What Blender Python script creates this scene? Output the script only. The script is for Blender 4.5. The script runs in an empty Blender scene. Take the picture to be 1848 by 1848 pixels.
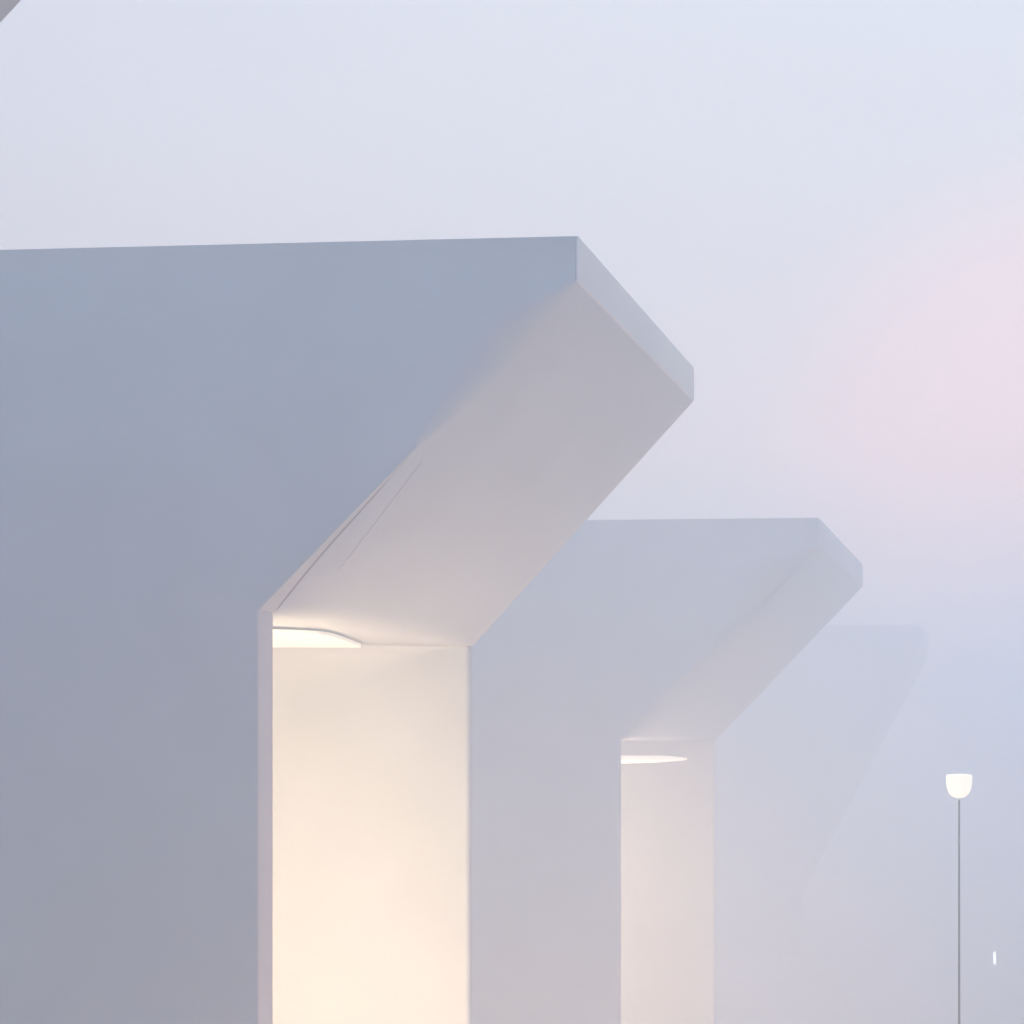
import bpy, bmesh, math
from mathutils import Vector

S = bpy.context.scene
C = S.collection
R = math.radians

# ------------------------------------------------------------------ camera
EYE = 9.6
cam_d = bpy.data.cameras.new("camera")
cam = bpy.data.objects.new("camera", cam_d)
C.objects.link(cam)
cam.location = (0, 0, EYE)
cam.rotation_euler = (R(90), 0, math.atan(170 / (50 / 36 * 1848)))
cam_d.sensor_width = 36
cam_d.lens = 50
cam_d.shift_x = -756 / 1848
cam_d.shift_y = 416 / 1848
cam_d.clip_start = 0.05
cam_d.clip_end = 3000
S.camera = cam

# ------------------------------------------------------------------ sky
SUN_EL, SUN_AZ = 24.0, 62.0            # degrees; azimuth from +Y (into the view) towards +X
SKY_GAIN = 1.0
w = bpy.data.worlds.new("World")
S.world = w
w.use_nodes = True
nt = w.node_tree
nt.nodes.clear()
N, L = nt.nodes.new, nt.links.new
out = N("ShaderNodeOutputWorld")
bg = N("ShaderNodeBackground")
bg.inputs[1].default_value = SKY_GAIN
L(bg.outputs[0], out.inputs[0])
tc = N("ShaderNodeTexCoord")


def dotramp(vec, stops, interp='EASE'):
    v = Vector(vec).normalized()
    d = N("ShaderNodeVectorMath"); d.operation = 'DOT_PRODUCT'
    L(tc.outputs['Generated'], d.inputs[0]); d.inputs[1].default_value = v
    m = N("ShaderNodeMapRange")
    m.inputs[1].default_value = -1; m.inputs[2].default_value = 1
    L(d.outputs['Value'], m.inputs[0])
    r = N("ShaderNodeValToRGB")
    r.color_ramp.interpolation = interp
    e = r.color_ramp.elements
    while len(e) < len(stops):
        e.new(0.5)
    for el, (p, c) in zip(e, stops):
        el.position = (p + 1) / 2; el.color = (*c, 1)
    L(m.outputs[0], r.inputs[0])
    return r.outputs[0]


def mix(a, b, mode, fac=1.0):
    m = N("ShaderNodeMix"); m.data_type = 'RGBA'; m.blend_type = mode
    m.inputs[0].default_value = fac
    L(a, m.inputs[6]); L(b, m.inputs[7])
    return m.outputs[2]


# overcast dusk: pale overhead, cooler and dimmer behind the viewer, rosy on the right
base = dotramp((0, 0, 1), [(-1, (.30, .32, .38)), (-.02, (.50, .56, .70)), (.20, (.83, .74, .77)),
                           (.45, (.81, .835, .91)), (.62, (.86, .91, 1.05)), (1, (.92, .97, 1.12))], 'LINEAR')
side = dotramp((.32, .85, -.5), [(-1, (.69, 1.14, 1.47)), (-.3, (.72, .86, 1.02)), (.38, (1, 1, 1)), (1, (1, 1, 1))], 'LINEAR')
rosy = dotramp((.05, .98, .15), [(.962, (0, 0, 0)), (1, (.30, .035, .0))], 'EASE')
col = mix(base, side, 'MULTIPLY')
col = mix(col, rosy, 'ADD')
sky = N("ShaderNodeTexSky")
sky.sky_type = 'NISHITA'
sky.sun_disc = False
sky.sun_elevation = R(SUN_EL)
sky.sun_rotation = R(SUN_AZ)
sky.air_density = 1.0
sky.dust_density = 4.0
sc = N("ShaderNodeVectorMath"); sc.operation = 'SCALE'
L(sky.outputs[0], sc.inputs[0]); sc.inputs['Scale'].default_value = 0.012
col = mix(col, sc.outputs[0], 'ADD')
L(col, bg.inputs[0])

# veiled low sun, from the right and beyond the buildings
sd = bpy.data.lights.new("sun", 'SUN')
sd.energy = 0.5
sd.angle = R(20)
sd.color = (1.0, 0.90, 0.82)
sun = bpy.data.objects.new("sun", sd)
C.objects.link(sun)
dirv = Vector((math.sin(R(SUN_AZ)) * math.cos(R(SUN_EL)), math.cos(R(SUN_AZ)) * math.cos(R(SUN_EL)), math.sin(R(SUN_EL))))
sun.rotation_euler = dirv.to_track_quat('Z', 'Y').to_euler()

S.view_settings.view_transform = 'Standard'
S.view_settings.look = 'None'
S.view_settings.exposure = 0.0
S.view_settings.gamma = 1.0
S.cycles.max_bounces = 8
S.cycles.diffuse_bounces = 4
S.cycles.volume_bounces = 4
S.cycles.use_denoising = True
S.cycles.sample_clamp_indirect = 6

HAZE_DENSITY = 0.045
WARM = (1.0, 0.765, 0.47)


# ------------------------------------------------------------------ materials
def mat(name, color, rough=.85, mott=.04, scale=1.2, bump=.15, emit=None, strength=0.0, vor=False):
    m = bpy.data.materials.new(name)
    m.use_nodes = True
    t = m.node_tree
    p = t.nodes['Principled BSDF']
    p.inputs['Roughness'].default_value = rough
    p.inputs['Specular IOR Level'].default_value = .25
    tc_ = t.nodes.new("ShaderNodeTexCoord")
    n1 = t.nodes.new("ShaderNodeTexNoise")
    n1.inputs['Scale'].default_value = scale
    n1.inputs['Detail'].default_value = 6
    n1.inputs['Roughness'].default_value = .55
    t.links.new(tc_.outputs['Object'], n1.inputs['Vector'])
    r = t.nodes.new("ShaderNodeValToRGB")
    r.color_ramp.elements[0].position = .3
    r.color_ramp.elements[1].position = .7
    r.color_ramp.elements[0].color = (*[c * (1 - mott) for c in color], 1)
    r.color_ramp.elements[1].color = (*[min(1, c * (1 + mott)) for c in color], 1)
    t.links.new(n1.outputs[0], r.inputs[0])
    t.links.new(r.outputs[0], p.inputs['Base Color'])
    if bump:
        n2 = t.nodes.new("ShaderNodeTexNoise")
        n2.inputs['Scale'].default_value = 45
        n2.inputs['Detail'].default_value = 4
        t.links.new(tc_.outputs['Object'], n2.inputs['Vector'])
        b = t.nodes.new("ShaderNodeBump")
        b.inputs['Strength'].default_value = bump
        b.inputs['Distance'].default_value = .003
        t.links.new(n2.outputs[0], b.inputs['Height'])
        t.links.new(b.outputs[0], p.inputs['Normal'])
    if emit:
        p.inputs['Emission Color'].default_value = (*emit, 1)
        p.inputs['Emission Strength'].default_value = strength
    return m


M_WALL = mat("render_coat", (.335, .355, .39), mott=.055)
M_TRIM = mat("trim_coat", (.46, .40, .40))
M_FASCIA = mat("fascia_coat", (.52, .50, .49))
M_SOFTRIM = mat("soffit_trim_coat", (.34, .34, .355))
M_JOINT2 = mat("fine_joint", (.26, .25, .255))
M_STEP_SHADE = mat("step_shade", (.08, .07, .07))  # dark colour for the shadow line beside the soffit trim
M_ROOF = mat("roof_membrane", (.35, .36, .38), mott=.08)
M_GROUND = mat("pale_paving", (.24, .25, .275), mott=.08, scale=.4, bump=.3)
M_POLE = mat("pole_paint", (.022, .015, .022), rough=.5, bump=0)
M_HOUSING = mat("lamp_housing", (.7, .7, .7), rough=.5, bump=0)


def glow(name, color, strength):
    return mat(name, (.5, .49, .47), rough=.4, mott=0, bump=0, emit=color, strength=strength)


# ------------------------------------------------------------------ helpers
def link(name, bm, m, parent=None, bevel=0, smooth_angle=35):
    bmesh.ops.remove_doubles(bm, verts=bm.verts, dist=1e-5)
    if bevel:
        bmesh.ops.bevel(bm, geom=list(bm.edges), offset=bevel, segments=3, affect='EDGES', profile=.5, clamp_overlap=True)
    bmesh.ops.recalc_face_normals(bm, faces=bm.faces)
    for f in bm.faces:
        f.smooth = True
    for e in bm.edges:
        if len(e.link_faces) != 2 or e.calc_face_angle(0) > R(smooth_angle):
            e.smooth = False
    me = bpy.data.meshes.new(name)
    bm.to_mesh(me); bm.free()
    me.materials.append(m)
    o = bpy.data.objects.new(name, me)
    C.objects.link(o)
    if parent:
        o.parent = parent
    return o


def box(bm, x0, x1, y0, y1, z0, z1):
    vs = [bm.verts.new((x, y, z)) for x in (x0, x1) for y in (y0, y1) for z in (z0, z1)]
    for q in ((0, 1, 3, 2), (4, 6, 7, 5), (0, 4, 5, 1), (2, 3, 7, 6), (0, 2, 6, 4), (1, 5, 7, 3)):
        bm.faces.new([vs[i] for i in q])


def hexa(bm, near, far):
    """solid between two matching closed outlines"""
    a = [bm.verts.new(p) for p in near]
    b = [bm.verts.new(p) for p in far]
    n = len(a)
    bm.faces.new(a); bm.faces.new(list(reversed(b)))
    for i in range(n):
        j = (i + 1) % n
        bm.faces.new((a[i], b[i], b[j], a[j]))


def lathe(bm, prof, n=48):
    rings = []
    for r, z in prof:
        if r < 1e-6:
            rings.append([bm.verts.new((0, 0, z))])
        else:
            rings.append([bm.verts.new((r * math.cos(2 * math.pi * i / n), r * math.sin(2 * math.pi * i / n), z)) for i in range(n)])
    for a, b in zip(rings, rings[1:]):
        for i in range(n):
            j = (i + 1) % n
            if len(a) == 1:
                bm.faces.new((a[0], b[i], b[j]))
            elif len(b) == 1:
                bm.faces.new((a[i], b[0], a[j]))
            else:
                bm.faces.new((a[i], b[i], b[j], a[j]))


def tag(o, label=None, cat=None, group=None, kind=None):
    for k, v in (("label", label), ("category", cat), ("group", group), ("kind", kind)):
        if v:
            o[k] = v
    return o


def lerp(a, b, t):
    return tuple(x + (y - x) * t for x, y in zip(a, b))


# ------------------------------------------------------------------ ground
bm = bmesh.new()
g = 190
vs = [bm.verts.new(p) for p in ((-g, -g, 0), (g, -g, 0), (g, g, 0), (-g, g, 0))]
bm.faces.new(vs)
tag(link("ground", bm, M_GROUND), kind="structure")


# ------------------------------------------------------------------ the pavilions
def pavilion(label, y0, y1, near, far, xl, lamp, wash, bulge=.30, trim_w=.2, joints=True, trim=None, up=0.0):
    """near / far: (x_tip, z_top, z_fascia, x_bend, z_bend) of the front and the rear profile, origin at (x_bend, y0, 0)"""
    root = bpy.data.objects.new("pavilion", None)
    C.objects.link(root)
    ox, oy = near[3], y0
    root.location = (ox, oy, 0)
    tag(root, label, "building", "white pavilions with flared roofs in the mist")
    D = y1 - y0
    nx, zt, zf, bx, zb = near
    fx, fzt, fzf, fbx, fzb = far
    nx -= ox; bx -= ox; fx -= ox; fbx -= ox; xl -= ox
    FT = .012                                    # fascia thickness
    # upper mass: profile (at a given depth fraction) runs ceiling -> rounded bend -> slope
    NS, NA = 48, 10

    def section(t):
        x_b, z_b = bx + (fbx - bx) * t, zb + (fzb - zb) * t
        x_c, z_c = nx + (fx - nx) * t, zf + (fzf - zf) * t
        dx, dz = x_c - x_b, z_c - z_b
        ln = math.hypot(dx, dz); ux, uz = dx / ln, dz / ln
        x_c -= FT; z_c -= FT * uz / ux
        ln -= FT / ux
        phi = math.atan2(uz, ux)
        rr = .02 + .5 * math.sin(math.pi * min(1, max(0, t))) ** .7
        tl = rr * math.tan(phi / 2)
        pts = [(x_b - tl, z_b, 0, 1)]
        cx, cz = x_b - tl, z_b + rr
        for k in range(1, NA + 1):
            a = phi * k / NA
            pts.append((cx + rr * math.sin(a), cz - rr * math.cos(a), -math.sin(a), math.cos(a)))
        sx, sz = pts[-1][0], pts[-1][1]
        for k in range(1, NS + 1):
            q = k / NS
            pts.append((sx + (x_c - sx) * q, sz + (z_c - sz) * q, -uz, ux))
        return pts

    ang = [R(90 * k / 10) for k in range(11)]
    depth_t = [0.30, .12, .2, .3, .45, .6, .8, 1.0]
    bm = bmesh.new()
    rows = []
    n_pts = NS + NA + 1
    base0 = section(0)
    # bevel radius along the profile
    rad = []
    for i in range(n_pts):
        s = max(0, (i - NA) / NS)
        if s < .42:
            r_ = .004
        else:
            q = (s - .42) / .58
            r_ = .004 + bulge * math.sin(min(1, q * 1.35) * math.pi / 2) ** 1.6 * (1 - max(0, (q - .62) / .38) ** 1.25 * .93)
        rad.append(r_)
    grid = []
    for a in ang:
        row = []
        for i in range(n_pts):
            x, z, nx_, nz_ = base0[i]
            r_ = rad[i]
            row.append(bm.verts.new((x + nx_ * r_ * (1 - math.sin(a)), r_ * (1 - math.cos(a)), z + nz_ * r_ * (1 - math.sin(a)))))
        grid.append(row)
    for y in [.34, .5, .8, 1.2, 1.8, 2.6, 3.4]:
        if y < D * .93:
            t = y / D
            grid.append([bm.verts.new((p[0], y, p[1])) for p in section(t)])
    grid.append([bm.verts.new((p[0], D, p[1])) for p in section(1)])
    for a, b in zip(grid, grid[1:]):
        for i in range(n_pts - 1):
            bm.faces.new((a[i], a[i + 1], b[i + 1], b[i]))
    first, last = grid[0], grid[-1]
    # front face: fan strips from the bevel row up to the top edge / left edge
    tlv = bm.verts.new((xl, 0, zt)); trv = bm.verts.new((nx - FT, 0, zt))
    blv = bm.verts.new((xl, 0, zb))
    lo = bm.verts.new((xl, 0, -.3)); lr_ = bm.verts.new((bx - .012, 0, -.3)); kn = bm.verts.new((bx - .012, 0, zb))
    bm.faces.new([lo, lr_, kn, blv])
    left = [blv] + [bm.verts.new((xl, 0, zb + (zt - zb) * k / (n_pts + 1))) for k in range(1, n_pts)] + [tlv]
    right = first + [trv]
    bm.faces.new((blv, kn, first[0]))
    for k in range(n_pts):
        bm.faces.new((left[k], right[k], right[k + 1], left[k + 1]))
    tlb = bm.verts.new((xl, D, fzt)); trb = bm.verts.new((fx - FT, D, fzt))
    blb = bm.verts.new((xl, D, fzb))
    bm.faces.new([blb, tlb, trb] + list(reversed(last)))
    bm.faces.new((tlv, trv, trb, tlb))
    bm.faces.new([tlb, blb] + left)
    bm.faces.new([blv] + [blb] + [last[0]] + [r[0] for r in reversed(grid[:-1])])
    bm.faces.new([trv] + [r[-1] for r in grid] + [trb])
    bmesh.ops.triangulate(bm, faces=[f for f in bm.faces if len(f.verts) > 4])
    for a, b in zip(first, first[1:]):
        e = bm.edges.get((a, b))
        if e:
            e.smooth = False
    link("shell", bm, M_WALL, root)
    # roof membrane, a hair above the mass
    bm = bmesh.new()
    hexa(bm, [(xl + .1, .1, zt + .004), (nx - .15, .1, zt + .004), (nx - .15, .1, zt - .02), (xl + .1, .1, zt - .02)],
         [(xl + .1, D - .1, fzt + .004), (fx - .15, D - .1, fzt + .004), (fx - .15, D - .1, fzt - .02), (xl + .1, D - .1, fzt - .02)])
    link("roof", bm, M_ROOF, root)
    # fascia on the tip
    bm = bmesh.new()
    hexa(bm, [(nx - FT, -.003, zt + .003), (nx, -.003, zt + .003), (nx, -.003, zf), (nx - FT, -.003, zf - FT)],
         [(fx - FT, D + .003, fzt + .003), (fx, D + .003, fzt + .003), (fx, D + .003, fzf), (fx - FT, D + .003, fzf - FT)])
    link("fascia", bm, M_FASCIA if joints else M_WALL, root, bevel=.004)
    # front wall below
    bm = bmesh.new()
    box(bm, xl + .003, bx - .014, .004, trim_w, -.3, zb - .002)
    link("front_wall", bm, M_WALL, root)
    # side wall closing the recess deep on the left, rear wall with a coved top
    depth_in = 3.6
    bm = bmesh.new()
    box(bm, bx - depth_in - .2, bx - depth_in, trim_w, D - .1, -.3, zb)
    link("inner_wall", bm, M_WALL, root)
    bm = bmesh.new()

    def rear_profile(rc):
        prof = [(D - .10, -.3)]
        for k in range(15):
            a = R(90 * k / 14)
            prof.append((D - .10 - rc * (1 - math.cos(a)), fzb - .002 - rc + rc * math.sin(a)))
        return prof + [(D - .02, fzb - .002), (D - .02, -.3)]
    # rounded free edge
    xs = [(xl, 0.0)] + [(fbx - 1.9 + 1.8 * k / 12, 0.0) for k in range(13)] + [(fbx - .045 + .045 * math.sin(R(a)), .045 * (1 - math.cos(R(a)))) for a in (0, 20, 40, 60, 80)]
    vr = []
    for x, inset in xs:
        q_ = min(1, max(0, (x - (fbx - 1.9)) / 1.85))
        prof = rear_profile(.02 + .55 * (1 - q_ * q_ * (3 - 2 * q_)))
        vr.append([bm.verts.new((x, y + (inset if i < len(prof) - 2 else -inset * .3), z - (inset if 1 < i < len(prof) - 2 else 0)))
                   for i, (y, z) in enumerate(prof)])
    for a, b in zip(vr, vr[1:]):
        for i in range(len(prof)):
            j = (i + 1) % len(prof)
            bm.faces.new((a[i], a[j], b[j], b[i]))
    bm.faces.new(vr[0]); bm.faces.new(list(reversed(vr[-1])))
    link("rear_wall", bm, M_WALL, root)
    # pale edge trim: full width on the wall end, tapering away up the slope, proud of the soffit
    dx, dz = nx - bx, zf - zb
    ln = math.hypot(dx, dz); ux, uz = dx / ln, dz / ln
    bm = bmesh.new()
    box(bm, bx - .012, bx, -.003, trim_w, -.3, zb - .001)
    link("edge_trim", bm, trim or M_TRIM, root)
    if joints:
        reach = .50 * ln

        def ribbon(name, s0, s1, ya, yb, lift, m, widths):
            b_ = bmesh.new()
            K = 30
            rows_ = []
            for k in range(K + 1):
                q = k / K
                s = s0 + (s1 - s0) * q
                y_a, y_b = ya(q), yb(q)
                g_ = s / ln

                def on(y, li):
                    t_ = max(0, y) / D
                    x_ = bx + ux * s + t_ * ((fbx - bx) * (1 - g_) + (fx - nx) * g_)
                    z_ = zb + uz * s + t_ * ((fzb - zb) * (1 - g_) + (fzf - zf) * g_)
                    return b_.verts.new((x_ + uz * li, y, z_ - ux * li))
                rows_.append([on(y_a, lift), on(y_b, lift), on(y_b, -.02), on(y_a, -.02)])
            for a_, c_ in zip(rows_, rows_[1:]):
                for i in range(4):
                    j = (i + 1) % 4
                    b_.faces.new((a_[i], a_[j], c_[j], c_[i]))
            b_.faces.new(rows_[0]); b_.faces.new(list(reversed(rows_[-1])))
            link(name, b_, m, root)
        ribbon("soffit_trim", 0, reach, lambda q: -.003, lambda q: trim_w * (1 - q) ** 1.0 * (1 - .35 * math.sin(q * math.pi)) + .001, .004, M_SOFTRIM, None)
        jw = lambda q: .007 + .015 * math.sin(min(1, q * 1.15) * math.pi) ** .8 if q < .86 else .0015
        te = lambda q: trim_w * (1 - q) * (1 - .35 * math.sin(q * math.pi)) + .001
        ribbon("joint_and_shade", .02, reach * .93, lambda q: te(q * .93) + .0005, lambda q: te(q * .93) + .002 + jw(q), .005, M_STEP_SHADE, None)  # shadow of the proud trim, laid in as a dark strip
        ribbon("joint_and_shade", ln * .14, ln * .47, lambda q: .50 - .27 * q, lambda q: .506 - .264 * q, .002, M_JOINT2, None)
    # ceiling lamp: a wide lens-shaped disc with one straight side, on a short stem
    if lamp:
        lx, ly0, ly1, lz, lth, rx, stg = lamp
        lr = bpy.data.objects.new
        bm = bmesh.new()
        tipx = lx - ox
        plan = rx if isinstance(rx, list) else None
        cxl = -2.0 if plan else tipx - rx
        outl = [(x - ox, y - y0) for x, y in plan] if plan else [(cxl + rx * (1 if math.cos(R(a)) >= 0 else -1) * abs(math.cos(R(a))) ** (2 / 3.2), ly1 - y0 - (ly1 - ly0) * max(0, math.sin(R(a))) ** (2 / 3.2)) for a in range(0, 181, 4)]
        rings = []
        ym = ly1 - y0
        for k in range(9):
            tt = -1 + 2 * k / 8
            sq = 1 - .26 * abs(tt) ** 2.2 * (0 if plan else 1)
            rings.append([bm.verts.new((cxl + (x - cxl) * sq, ym + (y - ym) * (.7 + .3 * sq), lz + lth * (tt + 1) / 2)) for x, y in outl])
        nn = len(outl)
        bm.faces.new(rings[0]); bm.faces.new(list(reversed(rings[-1])))
        for a_, b_ in zip(rings, rings[1:]):
            for i in range(nn):
                bm.faces.new((a_[i], b_[i], b_[(i + 1) % nn], a_[(i + 1) % nn]))
        dif = link("ceiling_lamp", bm, glow("lamp_disc", (1.0, .89, .70), stg), root)
        bm = bmesh.new()
        box(bm, cxl - .1, cxl + .1, (ly0 + ly1) / 2 - y0 - .1, (ly0 + ly1) / 2 - y0 + .1, lz + lth, zb + .01)
        link("mount", bm, M_HOUSING, dif)
    # added fill: tall glowing panel, unseen behind the front wall, brightens the recess
    wst, wcol = wash
    bm = bmesh.new()
    box(bm, bx - .95, bx - .45, trim_w, trim_w + .03, 4.4, zb - .5)
    ws = link("recess_fill", bm, M_HOUSING, root)
    bm = bmesh.new()
    box(bm, bx - .92, bx - .48, trim_w + .03, trim_w + .04, 4.43, zb - .53)
    link("recess_fill_face", bm, glow("recess_fill_glow", wcol, wst), ws)
    if not up:
        return root
    # added fill: glowing panel on the ground, out of view, warms the soffit
    uy0, uy1 = D * .25, D * .8
    ux0, ux1 = bx + .15, bx + 1.75
    bm = bmesh.new()
    box(bm, ux0 - .05, ux1 + .05, uy0 - .05, uy1 + .05, .002, .03)
    ug = link("soffit_fill", bm, M_HOUSING, root)
    bm = bmesh.new()
    box(bm, ux0, ux1, uy0, uy1, .031, .04)
    link("lens", bm, glow("soffit_fill_glow", (1.0, .62, .38), up), ug)  # emitting face of the added soffit fill
    return root


EXT = -14.0
LENS_PLAN = [(-6.834, 11.698), (-6.428, 11.786), (-6.229, 11.893), (-6.133, 11.994), (-6.123, 12.123), (-6.138, 12.253), (-6.193, 12.486), (-6.279, 12.797), (-6.386, 13.161), (-6.466, 13.428), (-6.503, 13.562), (-6.555, 13.648), (-6.629, 13.684), (-7.907, 13.534)]    # free outline of the big lamp disc, metres in plan
pavilion("brown-grey edge of a flared soffit cutting across the top left corner of the sky",
         1.53, 5.28, (-3.325, 13.374, 13.047, -5.785, 10.606), (-3.325, 13.374, 13.047, -5.785, 10.606), -11,
         (-6.6, 2.7, 4.4, 10.5, .04, 1.2, 1.6), (6.0, WARM), up=26)
pavilion("large blue-grey pavilion with a flared roof tip and a cream-lit recess under it",
         10.4, 14.15, (-3.325, 13.374, 13.047, -5.785, 10.606), (-3.33, 13.374, 13.05, -5.62, 10.58), EXT,
         (-6.20, 11.7, 13.6, 10.54, .03, LENS_PLAN, .6), (54.0, WARM), up=126)
pavilion("second misty pavilion behind the large one, its narrow recess lit pinkish cream",
         23.7, 30.2, (-3.46, 13.374, 12.90, -6.89, 9.66), (-3.46, 13.40, 12.93, -6.65, 9.64), EXT,
         (-6.87, 26.0, 28.6, 9.20, .13, 1.9, 1.3), (80.0, (1.0, .74, .50)), trim=M_WALL, joints=False, bulge=.6, up=10)
pavilion("farthest pavilion, unlit, its flat top almost lost in the mist",
         58.0, 63.0, (-4.3, 14.43, 13.36, -9.9, 2.94), (-4.3, 14.43, 13.36, -9.9, 2.94), EXT,
         None, (3.0, WARM), joints=False, trim=M_WALL, bulge=.6)


# ------------------------------------------------------------------ lamp post
def unpx(px, py, Y):
    f = 50 / 36 * 1848; a = math.atan(170 / f)
    u = (px - 1680) / f; v = (1340 - py) / f
    rx_ = -math.sin(a) + u * math.cos(a); ry = math.cos(a) + u * math.sin(a)
    s = Y / ry
    return s * rx_, EYE + s * v


root = bpy.data.objects.new("lamp_post", None)
C.objects.link(root)
root.location = (-0.602, 13.0, 0)
tag(root, "thin dark post carrying a glowing white cup-shaped lamp, standing alone in the mist", "lamp post")
HB, HT, HW = 9.093, 9.306, .1205           # head bottom, top, radius
bm = bmesh.new()
prof = [(0, HB)]
for k in range(1, 15):
    a = R(90 * k / 14)
    prof.append((HW * .97 * math.sin(a) ** .80, HB + (HT - HB) * .62 * (1 - math.cos(a) ** 1.05 if k < 14 else 1)))
prof += [(HW * .995, HB + (HT - HB) * .80), (HW, HT - .018), (HW * .985, HT - .006), (HW * .93, HT), (HW * .5, HT + .006), (0, HT + .008)]
lathe(bm, prof)
link("lamp_shade", bm, glow("shade_glow", (1.0, .90, .70), 1.0), root)
bm = bmesh.new()
lathe(bm, [(0, HB - .022), (.010, HB - .022), (.010, HB - .002), (0, HB - .001)], 24)
link("neck", bm, M_HOUSING, root)
bm = bmesh.new()
lathe(bm, [(0, .02), (.024, .02), (.020, 3), (.011, 7), (.007, HB - .022), (0, HB - .022)], 24)
link("pole", bm, M_POLE, root)
bm = bmesh.new()
lathe(bm, [(0, 0), (.12, 0), (.12, .015), (.05, .03), (.03, .10), (0, .10)], 32)
link("base", bm, M_POLE, root)

# ------------------------------------------------------------------ small lit bollard far off
root = bpy.data.objects.new("bollard", None)
C.objects.link(root)
bxp, _ = unpx(1795, 1741, 61.4)
root.location = (1.42, 61.4, 0)
tag(root, "tiny slim white bollard glowing low down to the right of the lamp post", "bollard")
bm = bmesh.new()
lathe(bm, [(0, 0), (.065, 0), (.065, .05), (0, .05)], 24)
link("base", bm, M_HOUSING, root)
bm = bmesh.new()
lathe(bm, [(0, .05), (.06, .05), (.06, .50), (.055, .55), (.03, .58), (0, .59)], 24)
link("light_tube", bm, glow("bollard_glow", (.95, .97, 1.0), 8.0), root)
root.location.x = bxp

# ------------------------------------------------------------------ haze
bm = bmesh.new()
box(bm, -200, 200, -200, 200, -1, 14.6)
hz = link("haze", bm, M_WALL)
hm = bpy.data.materials.new("haze_air")
hm.use_nodes = True
t = hm.node_tree
t.nodes.clear()
o_ = t.nodes.new("ShaderNodeOutputMaterial")
v_ = t.nodes.new("ShaderNodeVolumePrincipled")
v_.inputs['Color'].default_value = (.935, .948, .970, 1)
v_.inputs['Density'].default_value = HAZE_DENSITY
t.links.new(v_.outputs[0], o_.inputs['Volume'])
hz.data.materials.clear()
hz.data.materials.append(hm)
tag(hz, kind="stuff", label="pale lavender mist filling the air between the pavilions")
